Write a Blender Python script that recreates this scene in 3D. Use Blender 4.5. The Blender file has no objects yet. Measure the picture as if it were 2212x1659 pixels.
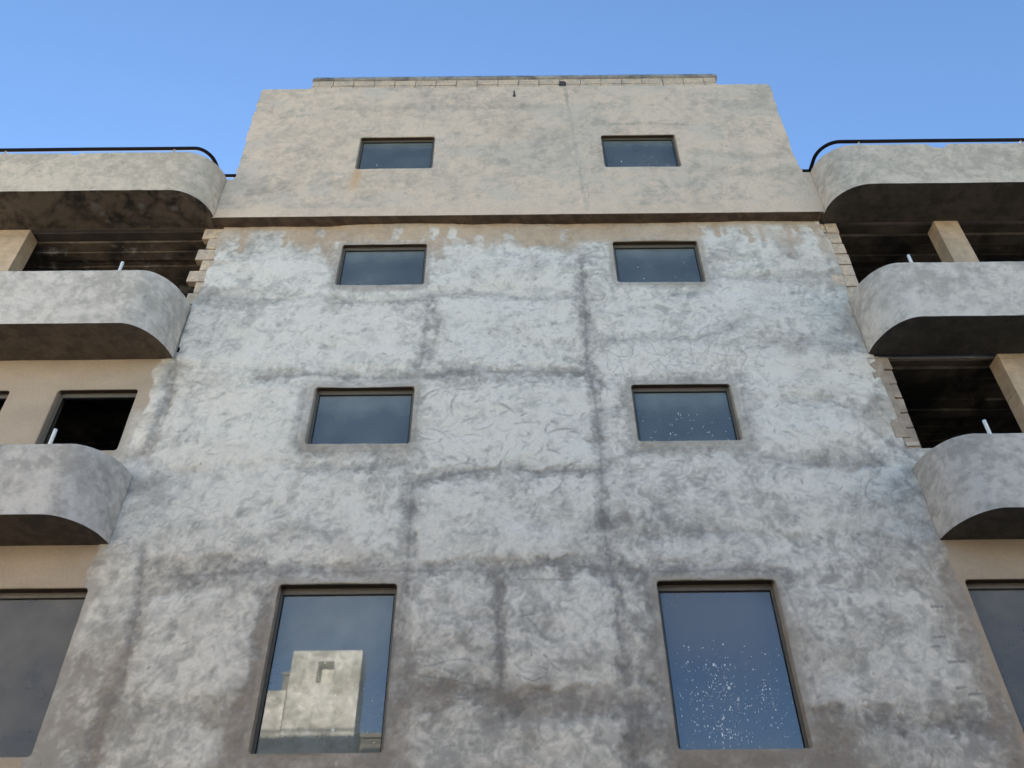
import bpy, bmesh, math, random
import numpy as np
from mathutils import Vector, Matrix

# ------------------------------------------------------------------ camera
scene = bpy.context.scene
COL = scene.collection
PITCH, YAW, ROLL = 0.6993, 0.0005, -0.0101
cp, sp, cy, sy = math.cos(PITCH), math.sin(PITCH), math.cos(YAW), math.sin(YAW)
F_ = Vector((sy*cp, cy*cp, sp)); R0 = Vector((cy, -sy, 0)); U0 = R0.cross(F_)
cr_, sr_ = math.cos(ROLL), math.sin(ROLL)
R_ = cr_*R0 + sr_*U0; U_ = -sr_*R0 + cr_*U0
cam_d = bpy.data.cameras.new('camera'); cam_d.sensor_width = 36; cam_d.lens = 1805/2212*36
cam_d.clip_start = 0.05; cam_d.clip_end = 3000
cam = bpy.data.objects.new('camera', cam_d); COL.objects.link(cam)
m3 = Matrix((R_, U_, -F_)).transposed()
cam.matrix_world = Matrix.Translation((0, -9.5, 1.6)) @ m3.to_4x4()
scene.camera = cam

# ------------------------------------------------------------------ light
SUN_EL, SUN_AZ = math.radians(17), math.radians(-11)      # azimuth from +Y towards +X
sun_dir = Vector((math.sin(SUN_AZ)*math.cos(SUN_EL), math.cos(SUN_AZ)*math.cos(SUN_EL), math.sin(SUN_EL)))
world = bpy.data.worlds.new('World'); scene.world = world; world.use_nodes = True
wn = world.node_tree; bg = wn.nodes['Background']
sky = wn.nodes.new('ShaderNodeTexSky'); sky.sky_type = 'NISHITA'; sky.sun_disc = False
sky.sun_elevation = SUN_EL; sky.sun_rotation = SUN_AZ
sky.air_density = 1.0; sky.dust_density = 0.3; sky.ozone_density = 4.0; sky.altitude = 100
wn.links.new(sky.outputs[0], bg.inputs[0]); bg.inputs[1].default_value = 0.10
sd = bpy.data.lights.new('sun', 'SUN'); sd.energy = 5.0; sd.angle = math.radians(0.5); sd.color = (1, .92, .80)
so = bpy.data.objects.new('sun', sd); COL.objects.link(so)
so.rotation_euler = sun_dir.to_track_quat('Z', 'Y').to_euler(); so.location = (0, 30, 40)
scene.view_settings.view_transform = 'Standard'; scene.view_settings.look = 'None'
scene.view_settings.exposure = 1.78; scene.view_settings.gamma = 1.0
scene.cycles.max_bounces = 8; scene.cycles.diffuse_bounces = 5

rng = np.random.RandomState(7)

# ------------------------------------------------------------------ materials
def mat(name, col=(.4,.4,.4), rough=.9, attr=False, noise=.12, nscale=9.0, bump=.25, bscale=60.0, metal=0, tint2=None, spec=.3, patch=None):
    m = bpy.data.materials.new(name); m.use_nodes = True; nt = m.node_tree; b = nt.nodes['Principled BSDF']
    b.inputs['Roughness'].default_value = rough; b.inputs['Metallic'].default_value = metal
    b.inputs['Specular IOR Level'].default_value = spec
    tc = nt.nodes.new('ShaderNodeTexCoord')
    n1 = nt.nodes.new('ShaderNodeTexNoise'); n1.inputs['Scale'].default_value = nscale; n1.inputs['Detail'].default_value = 8
    n1.inputs['Roughness'].default_value = .65
    nt.links.new(tc.outputs['Object'], n1.inputs['Vector'])
    if attr:
        src = nt.nodes.new('ShaderNodeAttribute'); src.attribute_name = 'col'; cs = src.outputs['Color']
    else:
        src = nt.nodes.new('ShaderNodeRGB'); src.outputs[0].default_value = (*col, 1); cs = src.outputs[0]
        if tint2:
            n2 = nt.nodes.new('ShaderNodeTexNoise'); n2.inputs['Scale'].default_value = nscale*.22; n2.inputs['Detail'].default_value = 6
            n2.inputs['Distortion'].default_value = .6
            nt.links.new(tc.outputs['Object'], n2.inputs['Vector'])
            rp = nt.nodes.new('ShaderNodeValToRGB'); rp.color_ramp.elements[0].position = .42; rp.color_ramp.elements[1].position = .62
            nt.links.new(n2.outputs[0], rp.inputs[0])
            mx = nt.nodes.new('ShaderNodeMix'); mx.data_type = 'RGBA'; nt.links.new(rp.outputs[0], mx.inputs[0])
            nt.links.new(cs, mx.inputs[6]); mx.inputs[7].default_value = (*tint2, 1); cs = mx.outputs[2]
    if patch:
        n4 = nt.nodes.new('ShaderNodeTexNoise'); n4.inputs['Scale'].default_value = 2.6; n4.inputs['Detail'].default_value = 10; n4.inputs['Roughness'].default_value = .7
        nt.links.new(tc.outputs['Object'], n4.inputs['Vector']); r4 = nt.nodes.new('ShaderNodeValToRGB'); r4.color_ramp.elements[0].position = .57; r4.color_ramp.elements[1].position = .64
        nt.links.new(n4.outputs[0], r4.inputs[0]); m4 = nt.nodes.new('ShaderNodeMix'); m4.data_type = 'RGBA'; nt.links.new(r4.outputs[0], m4.inputs[0])
        nt.links.new(cs, m4.inputs[6]); m4.inputs[7].default_value = (*patch, 1); cs = m4.outputs[2]
    mr = nt.nodes.new('ShaderNodeMapRange'); mr.inputs[1].default_value = .25; mr.inputs[2].default_value = .75
    mr.inputs[3].default_value = 1-noise; mr.inputs[4].default_value = 1+noise
    nt.links.new(n1.outputs[0], mr.inputs[0])
    vm = nt.nodes.new('ShaderNodeVectorMath'); vm.operation = 'SCALE'
    nt.links.new(cs, vm.inputs[0]); nt.links.new(mr.outputs[0], vm.inputs['Scale'])
    nt.links.new(vm.outputs[0], b.inputs['Base Color'])
    if bump:
        n3 = nt.nodes.new('ShaderNodeTexNoise'); n3.inputs['Scale'].default_value = bscale; n3.inputs['Detail'].default_value = 6
        nt.links.new(tc.outputs['Object'], n3.inputs['Vector'])
        bp = nt.nodes.new('ShaderNodeBump'); bp.inputs['Strength'].default_value = bump; bp.inputs['Distance'].default_value = .01
        nt.links.new(n3.outputs[0], bp.inputs['Height']); nt.links.new(bp.outputs[0], b.inputs['Normal'])
    return m

M = {}
M['plaster'] = mat('cement_plaster', attr=True, noise=.10, nscale=26, bump=.45, bscale=45)
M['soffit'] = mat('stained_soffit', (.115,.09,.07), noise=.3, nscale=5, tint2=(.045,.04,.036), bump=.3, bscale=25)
M['soffit_attr'] = mat('sooty_soffit', attr=True, noise=.2, nscale=14, bump=.4, bscale=25)
M['board'] = mat('board_marked_concrete', (.15,.112,.082), noise=.4, nscale=7, tint2=(.055,.045,.038), bump=.9, bscale=22, patch=(.26,.24,.22))
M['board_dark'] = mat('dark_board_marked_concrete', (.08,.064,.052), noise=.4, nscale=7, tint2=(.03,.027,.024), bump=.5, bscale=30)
M['inner'] = mat('raw_interior', (.10,.08,.062), noise=.3, nscale=3, tint2=(.05,.042,.035))
M['roomwhite'] = mat('room_plaster', (.24,.22,.19), noise=.12, nscale=2)
M['block'] = mat('sand_block', (.66,.49,.33), noise=.3, nscale=22, tint2=(.50,.39,.29), bump=.8, bscale=70)
M['pier'] = mat('rendered_pier', (.40,.305,.225), noise=.25, nscale=9, tint2=(.30,.235,.18), bump=.6, bscale=30)
M['mortar'] = mat('mortar', (.13,.105,.08), noise=.3, nscale=20)
M['cap'] = mat('weathered_cap', (.36,.31,.25), noise=.4, nscale=12, tint2=(.19,.16,.13), bump=.8, bscale=30)
M['column'] = mat('tan_column', (.54,.385,.25), noise=.25, nscale=5, tint2=(.44,.325,.22), bump=.4, bscale=30)
M['frame'] = mat('bronze_frame', (.14,.115,.085), rough=.5, noise=.2, nscale=20, bump=.05, spec=.5)
M['bead'] = mat('rubber_bead', (.012,.011,.010), rough=.7, bump=0)
M['rail'] = mat('dark_rail', (.010,.008,.010), rough=.75, noise=.3, nscale=15, bump=.05, spec=.15)
M['pvc'] = mat('white_pipe', (.76,.73,.67), rough=.5, noise=.1, nscale=30, bump=.05)
M['stub'] = mat('rail_post', (.50,.40,.30), rough=.8, noise=.2, nscale=30)
M['paint'] = mat('white_paint', (.85,.87,.87), rough=.5, bump=0, noise=.03)
M['rust'] = mat('rusty_iron', (.07,.055,.045), rough=.8, noise=.3, nscale=50)
M['asphalt'] = mat('asphalt', (.045,.042,.039), noise=.3, nscale=4, bscale=90, bump=.6)
M['paving'] = mat('paving', (.13,.115,.10), noise=.2, nscale=3, bscale=40)
M['earth'] = mat('earth', (.22,.18,.13), noise=.25, nscale=.3)
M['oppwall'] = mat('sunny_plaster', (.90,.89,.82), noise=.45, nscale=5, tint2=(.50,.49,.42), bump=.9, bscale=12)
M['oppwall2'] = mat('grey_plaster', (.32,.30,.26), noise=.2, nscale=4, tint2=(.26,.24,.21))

def glass(name, dust, tint=.38, ior=2.02, dcol=(.42,.375,.32)):
    m = bpy.data.materials.new(name); m.use_nodes = True; nt = m.node_tree; nt.nodes.clear()
    out = nt.nodes.new('ShaderNodeOutputMaterial')
    tr = nt.nodes.new('ShaderNodeBsdfTransparent'); tr.inputs[0].default_value = (tint, tint, tint*1.02, 1)
    gl = nt.nodes.new('ShaderNodeBsdfGlossy'); gl.inputs['Roughness'].default_value = 0.018
    fr = nt.nodes.new('ShaderNodeFresnel'); fr.inputs[0].default_value = ior
    m1 = nt.nodes.new('ShaderNodeMixShader'); nt.links.new(fr.outputs[0], m1.inputs[0])
    nt.links.new(tr.outputs[0], m1.inputs[1]); nt.links.new(gl.outputs[0], m1.inputs[2])
    df = nt.nodes.new('ShaderNodeBsdfDiffuse'); df.inputs[0].default_value = (*dcol, 1)
    tc = nt.nodes.new('ShaderNodeTexCoord'); n = nt.nodes.new('ShaderNodeTexNoise'); n.inputs['Scale'].default_value = 2.2
    n.inputs['Detail'].default_value = 7; nt.links.new(tc.outputs['Object'], n.inputs['Vector'])
    mr = nt.nodes.new('ShaderNodeMapRange'); mr.inputs[1].default_value = .3; mr.inputs[2].default_value = .75
    mr.inputs[3].default_value = dust*.7; mr.inputs[4].default_value = dust*1.35
    nt.links.new(n.outputs[0], mr.inputs[0])
    m2 = nt.nodes.new('ShaderNodeMixShader'); sc = nt.nodes.new('ShaderNodeSeparateColor'); ad = nt.nodes.new('ShaderNodeMath'); ad.operation = 'ADD'
    at = nt.nodes.new('ShaderNodeAttribute'); at.attribute_name = 'col'; nt.links.new(at.outputs['Color'], sc.inputs[0])
    nt.links.new(mr.outputs[0], ad.inputs[0]); nt.links.new(sc.outputs[1], ad.inputs[1]); nt.links.new(ad.outputs[0], m2.inputs[0])
    nt.links.new(m1.outputs[0], m2.inputs[1]); nt.links.new(df.outputs[0], m2.inputs[2])
    pw = nt.nodes.new('ShaderNodeBsdfDiffuse'); pw.inputs[0].default_value = (.86,.86,.84,1)
    m3_ = nt.nodes.new('ShaderNodeMixShader'); nt.links.new(sc.outputs[0], m3_.inputs[0]); nt.links.new(m2.outputs[0], m3_.inputs[1]); nt.links.new(pw.outputs[0], m3_.inputs[2])
    nt.links.new(m3_.outputs[0], out.inputs[0]); return m
M['glass'] = glass('dusty_glass', .10)
M['glass_hazy'] = glass('hazy_glass', .27, ior=2.25, dcol=(.44,.44,.37))
M['glass_milky'] = glass('milky_glass', .19, ior=2.0, dcol=(.43,.46,.42))
M['glass_dusty'] = glass('very_dusty_glass', .24, ior=1.5, dcol=(.48,.40,.30))
M['glass_dark'] = glass('dark_glass', .006, tint=.4, ior=1.7)

# ------------------------------------------------------------------ mesh helpers
def link(name, me, m, parent=None):
    o = bpy.data.objects.new(name, me); COL.objects.link(o)
    if m is not None: me.materials.append(m)
    if parent is not None: o.parent = parent
    return o
def np_mesh(name, v, q, m, parent=None, col=None, smooth=True):
    me = bpy.data.meshes.new(name); v = np.asarray(v, np.float32); q = np.asarray(q, np.int32)
    me.vertices.add(len(v)); me.vertices.foreach_set('co', v.ravel())
    me.loops.add(q.size); me.loops.foreach_set('vertex_index', q.ravel())
    me.polygons.add(len(q)); me.polygons.foreach_set('loop_start', np.arange(0, q.size, 4, dtype=np.int32))
    me.polygons.foreach_set('loop_total', np.full(len(q), 4, np.int32))
    me.polygons.foreach_set('use_smooth', np.full(len(q), smooth))
    me.update(calc_edges=True)
    if col is not None:
        a = me.color_attributes.new('col', 'FLOAT_COLOR', 'POINT')
        c4 = np.ones((len(v), 4), np.float32); c4[:, :3] = col; a.data.foreach_set('color', c4.ravel())
    return link(name, me, m, parent)
class MB:
    def __init__(s): s.bm = bmesh.new()
    def box(s, x0, x1, y0, y1, z0, z1, bev=0.0, jit=0.0):
        g = bmesh.ops.create_cube(s.bm, size=1)['verts']
        for v in g:
            v.co = Vector((x0 if v.co.x < 0 else x1, y0 if v.co.y < 0 else y1, z0 if v.co.z < 0 else z1))
            if jit: v.co += Vector((random.uniform(-jit, jit), random.uniform(-jit, jit), random.uniform(-jit, jit)))
        if bev:
            es = list({e for v in g for e in v.link_edges})
            bmesh.ops.bevel(s.bm, geom=es, offset=bev, segments=2, affect='EDGES', profile=.6)
        return s
    def tube(s, pts, r, seg=10, cap=True):
        pts = [Vector(p) for p in pts]; rings = []
        for i, p in enumerate(pts):
            a = pts[max(i-1, 0)]; b = pts[min(i+1, len(pts)-1)]; t = (b-a).normalized()
            up = Vector((0, 0, 1)) if abs(t.z) < .9 else Vector((1, 0, 0))
            u = t.cross(up).normalized(); w = u.cross(t)
            rings.append([s.bm.verts.new(p + r*(math.cos(k*2*math.pi/seg)*u + math.sin(k*2*math.pi/seg)*w)) for k in range(seg)])
        for A, B in zip(rings, rings[1:]):
            for k in range(seg): s.bm.faces.new((A[k], A[(k+1) % seg], B[(k+1) % seg], B[k])).smooth = True
        if cap: s.bm.faces.new(rings[0]); s.bm.faces.new(rings[-1][::-1])
        return s
    def build(s, name, m, parent=None):
        bmesh.ops.recalc_face_normals(s.bm, faces=s.bm.faces)
        me = bpy.data.meshes.new(name); s.bm.to_mesh(me); s.bm.free(); return link(name, me, m, parent)
def panel(name, xs, zs, holes, y0, y1, m, parent=None):
    """A wall slab from y0 to y1 with rectangular openings, no hidden inner faces."""
    X = sorted(set(xs) | {h[0] for h in holes} | {h[1] for h in holes}); Z = sorted(set(zs) | {h[2] for h in holes} | {h[3] for h in holes})
    X = [x for x in X if xs[0] <= x <= xs[1]]; Z = [z for z in Z if zs[0] <= z <= zs[1]]
    def solid(i, j):
        if i < 0 or j < 0 or i >= len(X)-1 or j >= len(Z)-1: return False
        cx, cz = (X[i]+X[i+1])/2, (Z[j]+Z[j+1])/2
        return not any(h[0] < cx < h[1] and h[2] < cz < h[3] for h in holes)
    v = []; q = []
    def quad(*p):
        n = len(v); v.extend(p); q.append((n, n+1, n+2, n+3))
    for i in range(len(X)-1):
        for j in range(len(Z)-1):
            if not solid(i, j): continue
            a, b, c, d = X[i], X[i+1], Z[j], Z[j+1]
            quad((a,y0,c),(b,y0,c),(b,y0,d),(a,y0,d)); quad((b,y1,c),(a,y1,c),(a,y1,d),(b,y1,d))
            if not solid(i-1, j): quad((a,y1,c),(a,y0,c),(a,y0,d),(a,y1,d))
            if not solid(i+1, j): quad((b,y0,c),(b,y1,c),(b,y1,d),(b,y0,d))
            if not solid(i, j-1): quad((a,y1,c),(b,y1,c),(b,y0,c),(a,y0,c))
            if not solid(i, j+1): quad((a,y0,d),(b,y0,d),(b,y1,d),(a,y1,d))
    return np_mesh(name, v, q, m, parent, smooth=False)
def tag(o, label=None, cat=None, group=None, kind=None):
    for k, s in (('label', label), ('category', cat), ('group', group), ('kind', kind)):
        if s: o[k] = s
    return o
def empty(name, loc=(0,0,0)):
    o = bpy.data.objects.new(name, None); COL.objects.link(o); o.location = loc; o.empty_display_size = .3; return o

# ------------------------------------------------------------------ plaster painting (wall space, metres)
def vnoise(u, v, scale, seed, octv=4, gain=.5):
    r = np.random.RandomState(seed); T = r.rand(256, 256); out = 0; amp = 1; tot = 0
    for o in range(octv):
        a = u/scale*(2**o)+17.3*o; b = v/scale*(2**o)+9.1*o
        ia = np.floor(a).astype(int); ib = np.floor(b).astype(int); fa = a-ia; fb = b-ib
        fa = fa*fa*(3-2*fa); fb = fb*fb*(3-2*fb)
        g = lambda i, j: T[i % 256, j % 256]
        out = out + amp*((g(ia,ib)*(1-fa)+g(ia+1,ib)*fa)*(1-fb)+(g(ia,ib+1)*(1-fa)+g(ia+1,ib+1)*fa)*fb)
        tot += amp; amp *= gain
    return out/tot
def sstep(a, b, x):
    t = np.clip((x-a)/(b-a), 0, 1); return t*t*(3-2*t)
class Canvas:
    def __init__(s, x0, x1, z0, z1, res, seed, contrast=1.0, hl=.014):
        s.x0, s.z0, s.res, s.seed = x0, z0, res, seed
        s.nx = int((x1-x0)/res)+2; s.nz = int((z1-z0)/res)+2
        s.X, s.Z = np.meshgrid(x0+np.arange(s.nx)*res, z0+np.arange(s.nz)*res)
        s.x1, s.z1 = x1, z1
        u = s.X + .25*vnoise(s.X, s.Z, .6, seed+1)-.12; w = s.Z + .25*vnoise(s.X, s.Z, .6, seed+2)-.12
        s.L = .55+contrast*(.65*(vnoise(u, w*1.25, .9, seed+3, 5, .6)-.5)+.35*(vnoise(u, w, .16, seed+4, 4, .6)-.5))
        s.D = np.zeros_like(s.L); s.T = np.zeros_like(s.L); s.K = np.zeros_like(s.L)
        s.W = np.zeros_like(s.L)
        s.H = hl*(vnoise(s.X, s.Z*1.9, 1.1, seed+5, 3)-.5)+.004*(vnoise(u, w, .25, seed+6, 4)-.5)
        # fine hard-edged blotches: thresholded warped noise at three sizes
        uu = s.X+.10*(vnoise(s.X, s.Z, .13, seed+12, 3)-.5); ww = s.Z+.10*(vnoise(s.X, s.Z, .13, seed+13, 3)-.5)
        for sc, am, ho in ((.34, .20, seed+14), (.15, .14, seed+15), (.07, .14, seed+16)):
            nn = vnoise(uu, ww*1.5, sc, ho, 5, .62); s.L += contrast*am*(sstep(.50, .56, nn)-.5)*sstep(.3, .6, vnoise(s.X, s.Z, sc*4, ho+5, 3))
        s.r = np.random.RandomState(seed)
    def sweeps(s, amp=.5, hamp=.0014, steps=7, scale=.5):
        """Trowel sweeps: noise smeared along a swirling flow, at two grain sizes."""
        ph = vnoise(s.X, s.Z*1.15, scale, s.seed+201, 3, .45)+.35*vnoise(s.X, s.Z, scale*.4, s.seed+202, 2)
        gz, gx_ = np.gradient(ph); ux, uz = gz, -gx_+.9*np.abs(gz).mean(); ln = np.hypot(ux, uz)+1e-9; ux /= ln; uz /= ln
        J, I = np.meshgrid(np.arange(s.nz), np.arange(s.nx), indexing='ij')
        for grain, a_, st in ((1, .45, steps), (2, .6, int(steps*1.5)), (4, .5, steps*2)):
            wn_ = s.r.rand(s.nz//grain+2, s.nx//grain+2)
            N = wn_[J//grain, I//grain] if grain < 2 else vnoise(s.X, s.Z, s.res*grain*1.4, s.seed+210+grain, 1)
            acc = N.copy(); n = 1
            for sg in (1, -1):
                fx = I.astype(float); fz = J.astype(float)
                for _ in range(st):
                    ii = np.clip(fx.astype(int), 0, s.nx-1); jj = np.clip(fz.astype(int), 0, s.nz-1)
                    fx += sg*ux[jj, ii]; fz += sg*uz[jj, ii]
                    acc += N[np.clip(fz.astype(int), 0, s.nz-1), np.clip(fx.astype(int), 0, s.nx-1)]; n += 1
            acc /= n; acc = (acc-acc.mean())/acc.std(); acc = 1.5*np.tanh(acc*1.1)
            m = sstep(.30, .62, vnoise(s.X, s.Z, .7, s.seed+220+grain, 4))
            s.L += amp*a_*.16*np.clip(acc, -2.2, 2.2)*(.35+.65*m); s.H += hamp*a_*.5*np.clip(acc, -2, 2)
            s.K = np.maximum(s.K, .16*sstep(1.2, 1.5, -acc)*m*amp)
    def win(s, xa, xb, za, zb):
        i0 = max(int((xa-s.x0)/s.res), 0); i1 = min(int((xb-s.x0)/s.res)+2, s.nx)
        j0 = max(int((za-s.z0)/s.res), 0); j1 = min(int((zb-s.z0)/s.res)+2, s.nz)
        return (slice(j0, j1), slice(i0, i1)) if i1 > i0 and j1 > j0 else None
    def smears(s, n, amp=.12, size=(.05,.16), hm=.0012, turn=.45):
        """Overlapping float strokes: hard-edged elongated patches of slightly different cement."""
        for _ in range(n):
            cx = s.r.uniform(s.x0, s.x1); cz = s.r.uniform(s.z0, s.z1); a = s.r.uniform(*size); b = a*s.r.uniform(.25,.7)
            th = s.r.uniform(0, math.pi)*turn+(0 if s.r.rand() < .7 else 1.2); k = s.win(cx-a*1.3, cx+a*1.3, cz-a*1.3, cz+a*1.3)
            if k is None: continue
            dx = s.X[k]-cx; dz = s.Z[k]-cz; u = dx*math.cos(th)+dz*math.sin(th); v = -dx*math.sin(th)+dz*math.cos(th)
            v = v+ u*u*s.r.uniform(-2.5,2.5)*(1 if a > .09 else 3)
            d = (u/a)**2+(v/b)**2+.5*(s.L[k]-.5)
            e = sstep(1, .72, d); va = s.r.uniform(-amp, amp)
            s.L[k] += e*va; s.H[k] += e*hm*.55*s.r.uniform(-1,1)
    def dist(s, pts, k):
        best = np.full(s.X[k].shape, 9.); X, Z = s.X[k], s.Z[k]
        for (ax, az), (bx, bz) in zip(pts, pts[1:]):
            L2 = (bx-ax)**2+(bz-az)**2+1e-9; t = np.clip(((X-ax)*(bx-ax)+(Z-az)*(bz-az))/L2, 0, 1)
            best = np.minimum(best, np.hypot(X-ax-t*(bx-ax), Z-az-t*(bz-az)))
        return best
    def stroke(s, arr, pts, w, val, rag=1.0, soft=.5, mode='max'):
        xs = [p[0] for p in pts]; zs = [p[1] for p in pts]; k = s.win(min(xs)-2*w, max(xs)+2*w, min(zs)-2*w, max(zs)+2*w)
        if k is None: return
        d = s.dist(pts, k)
        n = vnoise(s.X[k], s.Z[k], max(w*1.1, .05), s.seed+40+int(abs(pts[0][0])*37) % 50, 5, .65)-.5
        e = sstep(w*(1.0), w*(1-soft), d+n*rag*w*2.2)*val
        if mode == 'max': arr[k] = np.maximum(arr[k], e)
        elif mode == 'add': arr[k] += e
        else: arr[k] = arr[k]*(1-e/val*1.0 if val else 1)
    def arcs(s, n, region=None, rr=(.08,.4), dark=.5, wid=(.006,.02)):
        for _ in range(n):
            x0, x1, z0, z1 = region or (s.x0, s.x1, s.z0, s.z1)
            cx = s.r.uniform(x0, x1); cz = s.r.uniform(z0, z1); R = s.r.uniform(*rr); a0 = s.r.uniform(.2, 2.6) + (0 if s.r.rand() < .7 else math.pi)
            da = s.r.uniform(.35, 1.5); w = s.r.uniform(*wid); fl = s.r.uniform(.75, 1.1)
            pts = [(cx+R*math.cos(a), cz+R*fl*math.sin(a)) for a in np.linspace(a0, a0+da, 7)]
            xs = [p[0] for p in pts]; zs = [p[1] for p in pts]; k = s.win(min(xs)-3*w, max(xs)+3*w, min(zs)-3*w, max(zs)+3*w)
            if k is None: continue
            d = s.dist(pts, k); r2 = np.hypot(s.X[k]-cx, (s.Z[k]-cz)/fl)
            ang = np.clip((np.arctan2((s.Z[k]-cz)/fl, s.X[k]-cx)-a0) % (2*math.pi)/da, 0, 1); tp = np.sin(np.pi*np.clip(ang, .02, .98))**.6
            e = sstep(w*1.2, w*.3, d)*tp
            s.K[k] = np.maximum(s.K[k], e*s.r.uniform(.2, dark)*(.35+1.0*vnoise(s.X[k], s.Z[k], .05, 3, 3))); s.H[k] -= e*.0011*s.r.uniform(.3,1)
            s.L[k] += sstep(w*3.5, w, np.abs(r2-R+w*2.6))*tp*.10*(ang < 1)*(ang > 0)
    def specks(s, n):
        for _ in range(n):
            cx = s.r.uniform(s.x0, s.x1); cz = s.r.uniform(s.z0, s.z1); th = s.r.uniform(0, 3.1); l = s.r.uniform(.01, .07)
            s.stroke(s.K, [(cx, cz), (cx+l*math.cos(th), cz+l*math.sin(th))], s.r.uniform(.008, .014), s.r.uniform(.3, .8), rag=.3)
    def colour(s, light=(.762,.676,.566), dark=(.372,.330,.277), tan=(.335,.268,.208), crack=(.20,.182,.165), joint=(.265,.235,.205)):
        L = sstep(.12, .88, s.L)[..., None]
        c = np.array(dark)*(1-L)+np.array(light)*L
        D = np.clip(s.D, 0, 1)[..., None]*.78; c = c*(1-D)+np.array(joint)*D*(.85+.5*(L-.5))
        T = np.clip(s.T, 0, 1)[..., None]; c = c*(1-T)+(np.array(tan)*(.82+.36*L))*T
        K = np.clip(s.K, 0, 1)[..., None]; c = c*(1-K)+np.array(crack)*K
        W = np.clip(s.W, 0, 1)[..., None]; c = c*(1-W)+np.array((.72,.69,.65))*W
        s.C = c
    def sample(s, x, z):
        a = np.clip((x-s.x0)/s.res, 0, s.nx-1.001); b = np.clip((z-s.z0)/s.res, 0, s.nz-1.001)
        i = a.astype(int); j = b.astype(int); fa = a-i; fb = b-j
        def g(A):
            e = (lambda t: t[..., None]) if A.ndim == 3 else (lambda t: t)
            return (A[j, i]*e(1-fa)+A[j, i+1]*e(fa))*e(1-fb)+(A[j+1, i]*e(1-fa)+A[j+1, i+1]*e(fa))*e(fb)
        return g(s.C), g(s.H)

def lines(br, res):
    out = []
    for (a, b), r in zip(zip(br, br[1:]), res if isinstance(res, list) else [res]*(len(br)-1)):
        n = max(1, int(round((b-a)/r))); out += list(np.linspace(a, b, n+1)[:-1])
    return np.array(out+[br[-1]])
def wall_grid(name, cv, xb, zb, resf, holes, y0, m, parent, warp=None, cut=None):
    """Plaster sheet with relief. holes: (x0,x1,z0,z1,corner radius,reveal depth); edges rounded into each reveal."""
    BEV = .018
    hs = [(h[0]-BEV, h[1]+BEV, h[2]-BEV, h[3]+BEV, h[4], h[5]) for h in holes]
    bx = sorted(set(xb) | {round(h[0], 4) for h in hs} | {round(h[1], 4) for h in hs}); bz = sorted(set(zb) | {round(h[2], 4) for h in hs} | {round(h[3], 4) for h in hs})
    xs = lines(bx, [resf((a+b)/2, None) for a, b in zip(bx, bx[1:])]); zs = lines(bz, [resf(None, (a+b)/2) for a, b in zip(bz, bz[1:])])
    X, Z = np.meshgrid(xs, zs); nx, nz = len(xs), len(zs); PX, PZ = X.copy(), Z.copy()
    for (a, b, c, d, r, dep) in hs:
        r = r+BEV
        for sx, ex in ((-1, a), (1, b)):
            for sz, ez in ((-1, c), (1, d)):
                ox, oz = ex-sx*r, ez-sz*r; dx = (X-ox)*sx; dz = (Z-oz)*sz
                k = (dx > 0) & (dz > 0) & (np.maximum(dx, dz) < 3*r)
                mm = np.maximum(dx[k], dz[k]); ln = np.hypot(dx[k], dz[k]); f = mm/ln; t = sstep(r, 3*r, mm); f = f*(1-t)+t
                PX[k] = ox+sx*dx[k]*f; PZ[k] = oz+sz*dz[k]*f
    if warp: PX, PZ = warp(X, Z, PX, PZ)
    c, h = cv.sample(PX.ravel(), PZ.ravel())
    P = np.stack([PX.ravel(), y0-h, PZ.ravel()], 1)
    idx = np.arange(nx*nz).reshape(nz, nx); q = np.stack([idx[:-1,:-1], idx[:-1,1:], idx[1:,1:], idx[1:,:-1]], -1)
    cxm = (X[:-1,:-1]+X[1:,1:])/2; czm = (Z[:-1,:-1]+Z[1:,1:])/2; keep = np.ones(cxm.shape, bool)
    for (a, b, cc, d, r, dep) in hs: keep &= ~((cxm > a) & (cxm < b) & (czm > cc) & (czm < d))
    if cut: keep &= ~cut(cxm, czm)
    Q = [q[keep].reshape(-1, 4)]; V = [P]; C = [c]; nv = len(P)
    for (a, b, cc, d, r, dep) in hs:
        i0, i1 = np.searchsorted(xs, a-1e-6), np.searchsorted(xs, b-1e-6); j0, j1 = np.searchsorted(zs, cc-1e-6), np.searchsorted(zs, d-1e-6)
        lp = np.concatenate([idx[j0, i0:i1], idx[j0:j1, i1], idx[j1, i1:i0:-1], idx[j1:j0:-1, i0]])
        p = P[lp]; r_ = r+BEV; qx = np.clip(p[:,0], a+r_, b-r_); qz = np.clip(p[:,2], cc+r_, d-r_)
        nn = np.stack([qx-p[:,0], qz-p[:,2]], 1); nn /= np.linalg.norm(nn, axis=1)[:, None]+1e-9
        prev = lp; base = C[0][lp]
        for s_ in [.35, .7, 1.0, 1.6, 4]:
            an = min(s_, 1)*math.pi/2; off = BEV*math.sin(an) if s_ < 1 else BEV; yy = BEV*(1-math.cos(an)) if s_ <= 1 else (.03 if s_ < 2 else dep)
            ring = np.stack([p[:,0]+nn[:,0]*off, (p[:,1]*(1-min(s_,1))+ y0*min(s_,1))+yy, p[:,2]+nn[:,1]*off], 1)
            V.append(ring); t = .5*min(s_,1); hd = np.clip(-nn[:,1:2], 0, 1)*(s_ > .6); lo = np.array((.20,.155,.11))*(1-hd)+np.array((.055,.038,.026))*hd; t = t*(1-hd)+np.minimum(1, s_)*hd; C.append(base*(1-t)+lo*t)  # shade put into the colour: down-facing reveal heads painted darker than the sides
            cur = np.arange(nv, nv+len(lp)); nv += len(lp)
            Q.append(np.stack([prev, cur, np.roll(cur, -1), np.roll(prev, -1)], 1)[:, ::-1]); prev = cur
    return np_mesh(name, np.concatenate(V), np.concatenate(Q), m, parent, np.concatenate(C))

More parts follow.
